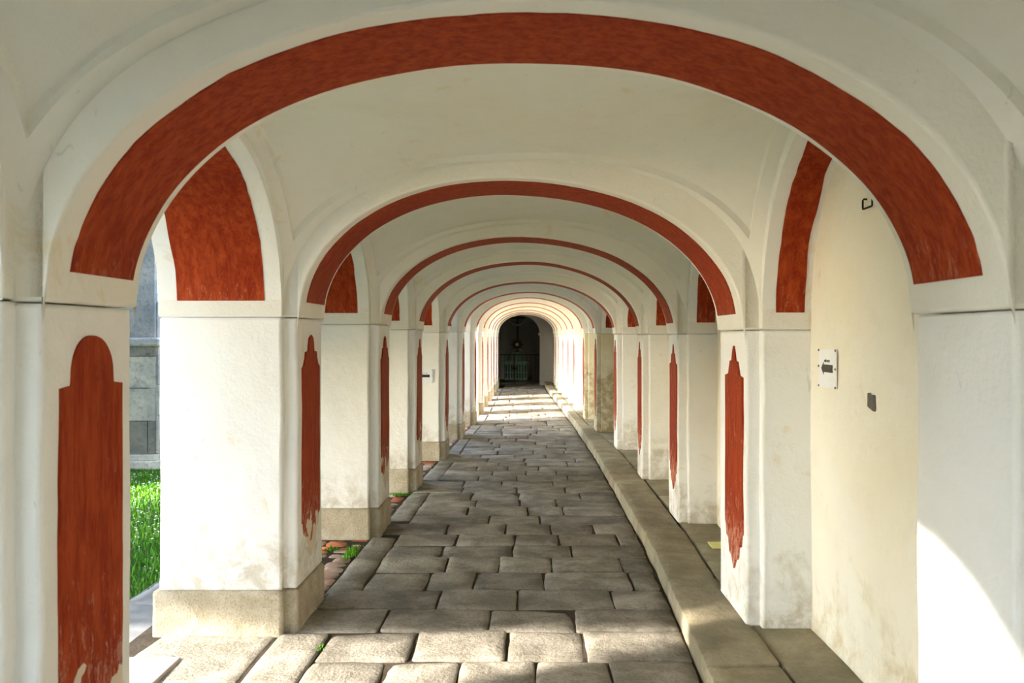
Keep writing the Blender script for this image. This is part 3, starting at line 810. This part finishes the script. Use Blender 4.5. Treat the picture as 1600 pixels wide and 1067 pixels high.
# ------------------------------------------------------------------ courtyard
tag(box_obj('lawn', (-40, -2.55, -30, 60, -0.5, -0.10), M['earth']), 'dark soil and turf of the courtyard lawn under the grass', 'lawn', kind='stuff')
tag(box_obj('courtyard', (-2.56, -1.9, -30, 60, -0.5, -0.09), M['gutter']), kind='structure')
GV, GF, GT = [], [], []
yy = -4.0
while yy < 30:
    d = random.uniform(0.6, 1.1)
    slab(((-2.50, yy), (-2.04, yy), (-2.04, yy + d), (-2.50, yy + d)), -0.055, z0=-0.15, tone=random.uniform(.8, 1.2), fine=3 < yy < 8, buf=(GV, GF, GT), jit=0.03); yy += d
o = mesh_obj('gutter', GV, GF, M['gutter'], None, smooth=True, tone=GT); tag(o, 'weathered blue grey stone gutter between the lawn and the left piers', 'gutter')
o = box_obj('stone_slab', (-2.03, -1.72, 3.72, 4.44, -0.03, 0.012), M['pinkslab'], None, 0.01); tag(o, 'pale pinkish worn stone slab at the edge of the first left opening', 'slab')
pts = []
for _ in range(60000):
    Y = random.uniform(4.6, 12.6); X = random.uniform(-6.2, -2.52)
    lo = -0.47 * Y - 0.5; hi = -0.38 * Y + 0.45
    if lo < X < min(hi, -2.50 - 0.12 * abs(noise.noise(Vector((Y * 2, 0, 0)))) ): pts.append((X, Y, -0.10))
tag(blades('grass', pts, 0.036, M['grass'], 0.005), 'short green lawn grass seen through the first left opening', 'grass', kind='stuff')
pts = []
DV, DF = [], []
for _ in range(650):
    Y = random.uniform(5.6, 11.0); X = random.uniform(-0.46 * Y - 0.3, -0.38 * Y + 0.3)
    if X > -2.6 or random.random() > (1.0 if Y > 7.3 else 0.3): continue
    z = -0.10 + random.uniform(0.03, 0.055); n = len(DV); DV.append((X, Y, z + 0.004)); r = random.uniform(0.006, 0.010)
    for k in range(7): DV.append((X + r * math.cos(k * 0.9), Y + r * math.sin(k * 0.9), z))
    for k in range(7): DF.append((n, n + 1 + k, n + 1 + (k + 1) % 7))
    DV.append((X - .001, Y, -0.1)); DV.append((X + .001, Y, -0.1)); DF.append((n + 8, n + 9, n))
tag(mesh_obj('daisies', DV, DF, M['daisy']), 'scattered white daisies in the green lawn left of the passage', 'flowers', kind='stuff')

# church: ashlar buttress, wall, porch
ch = thing('church', 'grey ashlar church buttress and wall beyond the lawn, seen through the first left opening', 'church', (-5.3, 11.6, -0.1))
CV, CF, CT = [], [], []
def ashlar(x0, x1, y, z0, z1, axis='x', sgn=-1):
    z = z0; row = 0
    while z < z1 - 0.05:
        h_ = random.uniform(0.34, 0.52); u = x0 - random.uniform(0, 0.3)
        while u < x1:
            wd = random.uniform(0.35, 0.75); a0, a1 = max(u, x0), min(u + wd, x1)
            if a1 - a0 > 0.03:
                n = len(CV); d = random.uniform(0.0, 0.012)
                g = 0.006; zz1 = min(z + h_, z1)
                B = (a0 + g, a1 - g, y - 0.02 - d, y + 0.08, z + g, zz1 - g) if axis == 'x' else (y - 0.08, y + 0.02 + d, a0 + g, a1 - g, z + g, zz1 - g)
                V, Fc = boxes([B]); CV.extend(V); CF.extend([tuple(n + k for k in q) for q in Fc]); CT.extend([random.choice((0.55, 0.8, 1.0, 1.15, 1.3))] * 6)
            u += wd
        z += h_; row += 1
ashlar(-6.4, -4.74, 11.4, 0.1, 1.5); ashlar(-6.4, -4.78, 11.46, 1.56, 7.0)
ashlar(11.4, 12.3, -4.74, 0.1, 1.5, 'y'); ashlar(11.46, 12.3, -4.78, 1.56, 7.0, 'y')
mesh_obj('ashlar_facing', CV, CF, M['church'], ch, tone=CT)
V, Fc = boxes([(-6.6, -4.77, 11.43, 12.28, -0.10, 7.0)]); mesh_obj('buttress', V, Fc, M['church'], ch, tone=[0.9] * 6)
V, Fc = boxes([(-6.6, -4.66, 11.32, 12.35, -0.10, 0.02), (-6.6, -4.70, 11.36, 12.32, 0.02, 0.10)]); mesh_obj('base_course', V, Fc, M['church'], ch, tone=[1.3] * 12, bevel=0.02)
V, Fc = boxes([(-6.6, -4.69, 11.34, 12.34, 1.47, 1.58)]); mesh_obj('string_course', V, Fc, M['church'], ch, tone=[1.1] * 6, bevel=0.03)
V, Fc = boxes([(-7.3, -5.6, 9.6, 13.5, -0.10, 11.0)]); mesh_obj('unseen_nave', V, Fc, M['church'], ch, tone=[1.0] * 6)  # unseen church block, sized for where its shadow ends in the passage
V, Fc = [], []
V = [(-7.5, 9.4, 10.9), (-5.4, 9.4, 10.9), (-5.4, 13.6, 10.9), (-7.5, 13.6, 10.9), (-7.5, 11.5, 12.6), (-5.4, 11.5, 12.6)]
mesh_obj('roof', V, [(0, 1, 5, 4), (3, 2, 5, 4), (0, 4, 3), (1, 2, 5), (0, 1, 2, 3)], M['tile'], ch)
pd = thing('church_porch', 'dark red porch door above stone steps just right of the buttress', 'porch', (-5.2, 13.2, -0.1))
box_obj('porch_wall', (-6.0, -4.9, 13.35, 14.2, -0.10, 3.2), M['church'], pd)
box_obj('door', (-5.7, -5.0, 13.30, 13.36, 0.55, 2.3), M['door_wood'], pd)
for k in range(5):
    box_obj('step', (-5.9, -4.85, 12.75 + k * 0.12, 13.35, -0.10 + k * 0.12, 0.02 + k * 0.12), M['gutter'], pd, 0.012)

# unseen building and stepped wall, added to shade near bays and shape sun patches
hs_ = thing('shading_house', 'unseen plastered building added to shade the near bays, left of the viewer outside the picture', 'shading_house', (-7, -6, -0.1))
box_obj('main_block', (-7.2, -5.6, -12, -2.1, -0.10, 7.0), M['cream_arch'], hs_, 0.02)
mesh_obj('roof', [(-7.6, -12.3, 7), (-5.3, -12.3, 7), (-5.3, -2.0, 7), (-7.6, -2.0, 7), (-6.4, -12.3, 8.2), (-6.4, -2.0, 8.2)], [(0, 1, 2, 3), (0, 4, 5, 3), (1, 2, 5, 4), (0, 1, 4), (2, 3, 5)], M['tile'], hs_)
for y_ in (-10, -7.6, -5.2, -3.2):
    box_obj('window', (-5.63, -5.57, y_ - 0.45, y_ + 0.45, 1.1, 2.6), M['iron'], hs_)
gw = thing('shading_wall', 'unseen plastered wall with stepped top added to shape the sun patches, left of the viewer outside the picture', 'wall', (-5.8, -0.3, -0.1))
box_obj('low_part', (-6.0, -5.6, -2.1, -0.3, -0.10, 3.2), M['cream_arch'], gw, 0.02)
box_obj('end_part', (-6.0, -5.6, 1.5, 2.9, -0.10, 1.6), M['cream_arch'], gw, 0.02)
box_obj('high_part', (-6.0, -5.6, -0.3, 1.5, -0.10, 4.4), M['cream_arch'], gw, 0.02)
# leafy crowns added outside the frame, placed to shade the first and last bays
def shading_tree(x, y, rad, zc, nleaf, lab, squash=0.9, seed=1):
    random.seed(seed)
    t_ = thing('shading_tree', lab, 'shading_tree', (x, y, -0.1))
    V, Fc = [], []
    def tube(pts, r0, r1, k=8):
        b0 = len(V)
        for m_, p_ in enumerate(pts):
            r = lerp(r0, r1, m_ / (len(pts) - 1))
            for j in range(k): a = 2 * math.pi * j / k; V.append((p_[0] + r * math.cos(a), p_[1] + r * math.sin(a), p_[2]))
        for m_ in range(len(pts) - 1):
            for j in range(k): Fc.append((b0 + m_ * k + j, b0 + m_ * k + (j + 1) % k, b0 + (m_ + 1) * k + (j + 1) % k, b0 + (m_ + 1) * k + j))
    tube([(x, y, -0.1), (x + .03, y, 1), (x - .05, y + .05, 2.2), (x, y, zc)], 0.30, 0.14, 12)
    mesh_obj('trunk', V, Fc, M['bark'], t_, smooth=True); V, Fc = [], []
    for k in range(22):
        a = k * 2.4; e = random.uniform(-0.2, 1.2); r = rad * 0.85
        s = Vector((x, y, random.uniform(2.2, zc))); d = Vector((math.cos(a) * math.cos(e), math.sin(a) * math.cos(e), math.sin(e) * squash)) * r
        e_ = Vector((x, y, zc)) + d
        tube([tuple(s.lerp(e_, q) + Vector((0, 0, 0.2 * math.sin(q * 3)))) for q in (0, .25, .5, .75, 1)], 0.09, 0.02, 6)
    mesh_obj('branches', V, Fc, M['bark'], t_, smooth=True); V, Fc = [], []
    for _ in range(nleaf):
        while True:
            p_ = Vector((random.uniform(-1, 1), random.uniform(-1, 1), random.uniform(-1, 1)))
            if 0.25 < p_.length < 1: break
        p_.normalize(); p_ *= random.random() ** 0.33
        c = Vector((x + p_.x * rad, y + p_.y * rad, zc + p_.z * rad * squash))
        a = noise.noise(c * 0.9)
        if a < -0.5: continue
        nrm = Vector((random.gauss(0, 1), random.gauss(0, 1), random.gauss(0, 1))).normalized(); u = nrm.orthogonal().normalized(); v = nrm.cross(u)
        L = random.uniform(0.10, 0.20); n = len(V)
        V.extend([tuple(c - u * L), tuple(c - v * L * .5), tuple(c + u * L), tuple(c + v * L * .5)]); Fc.append((n, n + 1, n + 2, n + 3))
    me = bpy.data.meshes.new('foliage'); me.from_pydata(V, [], Fc); me.materials.append(M['leaf'])
    o = bpy.data.objects.new('foliage', me); C.objects.link(o); o.parent = t_; o.matrix_parent_inverse = Matrix.Translation(-t_.location)
shading_tree(-6.0, 5.55, 4.4, 5.1, 60000, 'broad leafy crown on a trunk added unseen to shade the first bays, outside the picture', 0.85, 3)
shading_tree(-6.5, 24.6, 3.0, 3.6, 30000, 'smaller leafy crown on a trunk added unseen to shade the last bays, outside the picture', 1.0, 8)

# ------------------------------------------------------------------ small things
def text_mesh(s, size, name, mat, parent, mtx, extr=0.0008):
    cu = bpy.data.curves.new(name, 'FONT'); cu.body = s; cu.size = size; cu.extrude = extr; cu.align_x = 'CENTER'; cu.align_y = 'CENTER'
    tmp = bpy.data.objects.new('tmp', cu); C.objects.link(tmp)
    dg = bpy.context.evaluated_depsgraph_get(); me = bpy.data.meshes.new_from_object(tmp.evaluated_get(dg))
    bpy.data.objects.remove(tmp); me.materials.clear(); me.materials.append(mat)
    me.transform(mtx); o = bpy.data.objects.new(name, me); C.objects.link(o)
    o.parent = parent; o.matrix_parent_inverse = Matrix.Translation(-parent.location); return o
def sign(name, lab, origin, ux, nrm, w_, h_, arrow_mat, aw=0.62, group=None):
    """sheet centred at origin; ux = reading direction, nrm = towards the viewer"""
    t_ = thing(name, lab, 'sign', origin, group)
    ux = Vector(ux).normalized(); nz = Vector(nrm).normalized(); uz = Vector((0, 0, 1)); O = Vector(origin)
    def pl(pts, d0, d1):
        V = [tuple(O + ux * a + uz * b_ + nz * d) for d in (d1, d0) for a, b_ in pts]; K = len(pts)
        return V, [tuple(range(K)), tuple(range(2 * K - 1, K - 1, -1))] + [(k, (k + 1) % K, K + (k + 1) % K, K + k) for k in range(K)]
    V, Fc = pl([(-w_ / 2, -h_ / 2), (w_ / 2, -h_ / 2), (w_ / 2, h_ / 2), (-w_ / 2, h_ / 2)], 0.0, 0.004); mesh_obj('sheet', V, Fc, M['paper'], t_)
    a = w_ * aw / 2; hh = h_ * 0.10; hd = h_ * 0.17
    V, Fc = pl([(a, hh), (-a * 0.62, hh), (-a * 0.62, hd), (-a * 1.05, 0), (-a * 0.62, -hd), (-a * 0.62, -hh), (a, -hh)], 0.003, 0.006)
    o = mesh_obj('arrow', V, [tuple(range(7))] , arrow_mat, t_) if False else mesh_obj('arrow', V, Fc, arrow_mat, t_)
    for (sx, sy) in ((-1, 1), (1, 1), (-1, -1), (1, -1), (-1, 0.1), (1, 0)):
        c = (sx * (w_ / 2 - 0.006), sy * (h_ / 2 - 0.006)); r = 0.005
        V, Fc = pl([(c[0] + r * math.cos(q * math.pi / 4), c[1] + r * math.sin(q * math.pi / 4)) for q in range(8)], 0.003, 0.009); mesh_obj('screw', V, Fc, M['scar'], t_)
    mtx = Matrix.Translation(O + uz * (h_ * 0.19) + nz * 0.005) @ Matrix(((ux.x, uz.x, nz.x, 0), (ux.y, uz.y, nz.y, 0), (ux.z, uz.z, nz.z, 0), (0, 0, 0, 1)))
    text_mesh('PRŮCHOD', h_ * 0.085, 'lettering', arrow_mat, t_, mtx)
yS = 4.285; xS = min(fw((yS + dy_ + 3.0) / 32.3, (1.445 + dz_) / ZT)[0] for dy_ in (-.12, 0, .12) for dz_ in (-.09, 0, .09)) - 0.006
sign('arrow_sign', 'white laminated sheet with grey left-pointing arrow on the right niche wall', (xS, yS, 1.445), (0, -1, 0), (-1, 0, 0), 0.25, 0.185, M['grey_print'])
sign('arrow_sign', 'small white sheet with black arrow on the near face of the fifth left pier', (-1.335, A[5][0] - EX - 0.014, 1.085), (1, 0, 0), (0, -1, 0), 0.19, 0.17, M['black'])

# iron staple
y0, y1, zz = 3.735, 3.84, 2.166; xw_ = fw((3.8 + 3.0) / 32.3, 0.71)[0] - 0.002
def tubes(name, polys, r, mat, parent=None):
    V, Fc = [], []
    for pts in polys:
        P_ = [Vector(p_) for p_ in pts]; b0 = len(V); k = 8
        for m_, p_ in enumerate(P_):
            d = (P_[min(m_ + 1, len(P_) - 1)] - P_[max(m_ - 1, 0)]).normalized(); u = d.orthogonal().normalized(); v = d.cross(u)
            if m_ and abs(u.dot(pu)) < 0.99: u = (pu - d * pu.dot(d)).normalized(); v = d.cross(u)
            pu = u
            for j in range(k): a = 2 * math.pi * j / k; V.append(tuple(p_ + (u * math.cos(a) + v * math.sin(a)) * r))
        for m_ in range(len(P_) - 1):
            for j in range(k): Fc.append((b0 + m_ * k + j, b0 + m_ * k + (j + 1) % k, b0 + (m_ + 1) * k + (j + 1) % k, b0 + (m_ + 1) * k + j))
        Fc += [tuple(b0 + j for j in range(k)), tuple(b0 + (len(P_) - 1) * k + j for j in range(k))]
    return mesh_obj(name, V, Fc, mat, parent, smooth=True)
xs_ = xw_ - 0.016
o = tubes('iron_staple', [[(xw_ + 0.02, y1, zz + 0.02), (xs_ + 0.004, y1, zz + 0.02), (xs_, y1, zz + 0.014), (xs_, y1, zz - 0.020), (xs_, y1 - 0.004, zz - 0.023), (xs_, y0 + 0.004, zz - 0.023), (xs_, y0, zz - 0.020), (xs_, y0, zz + 0.014), (xs_ + 0.004, y0, zz + 0.02), (xw_ + 0.02, y0, zz + 0.02)]], 0.004, M['iron'])
tag(o, 'small rusty iron staple hook high on the right niche wall', 'hook')
# bare mortar spot
V, Fc = [], []
pts = []
yc, zc, xx = 3.775, 1.322, fw(6.775 / 32.3, 1.322 / ZT)[0] - 0.007
outl = [(-0.040, 0.036), (-0.012, 0.038), (-0.005, 0.030), (0.028, 0.032), (0.036, 0.026), (0.040, -0.030), (0.034, -0.038), (0.018, -0.037), (-0.020, -0.028), (-0.042, -0.022)]
outl = [(-a * 1.0, b_) for a, b_ in outl]
K = len(outl)
V = [(xx, yc + a, zc + b_) for a, b_ in outl] + [(xx + 0.03, yc + a, zc + b_) for a, b_ in outl]
Fc = [tuple(range(K)), tuple(range(2 * K - 1, K - 1, -1))] + [(k, (k + 1) % K, K + (k + 1) % K, K + k) for k in range(K)]
tag(mesh_obj('mortar_patch', V, Fc, M['scar'], None, bevel=0.003), 'small dark grey bare mortar patch on the niche wall below right of the sign', 'patch')
# yellow slip
V, Fc = boxes([(1.285, 1.43, 6.26, 6.44, LEDGE + 0.003, LEDGE + 0.012)])
tag(mesh_obj('paper_slip', V, Fc, M['yellow'], None, bevel=0.002), 'pale yellow slip of paper on the ledge behind the second right pier', 'paper')

# repeats share a group
for o in bpy.data.objects:
    if o.parent is None and not o.get('kind'):
        k = o.name.split('.')[0]
        left = 'left' in o.get('label', '')
        if k == 'arcade_pier': o['group'] = 'piers along the open left side' if left else 'piers along the right wall'
        elif k == 'side_arch': o['group'] = 'arches over the left openings' if left else 'blind arches over the right niches'
        elif k == 'transverse_arch': o['group'] = 'arches spanning the passage'
        elif k == 'vault': o['group'] = 'vaults over the passage'
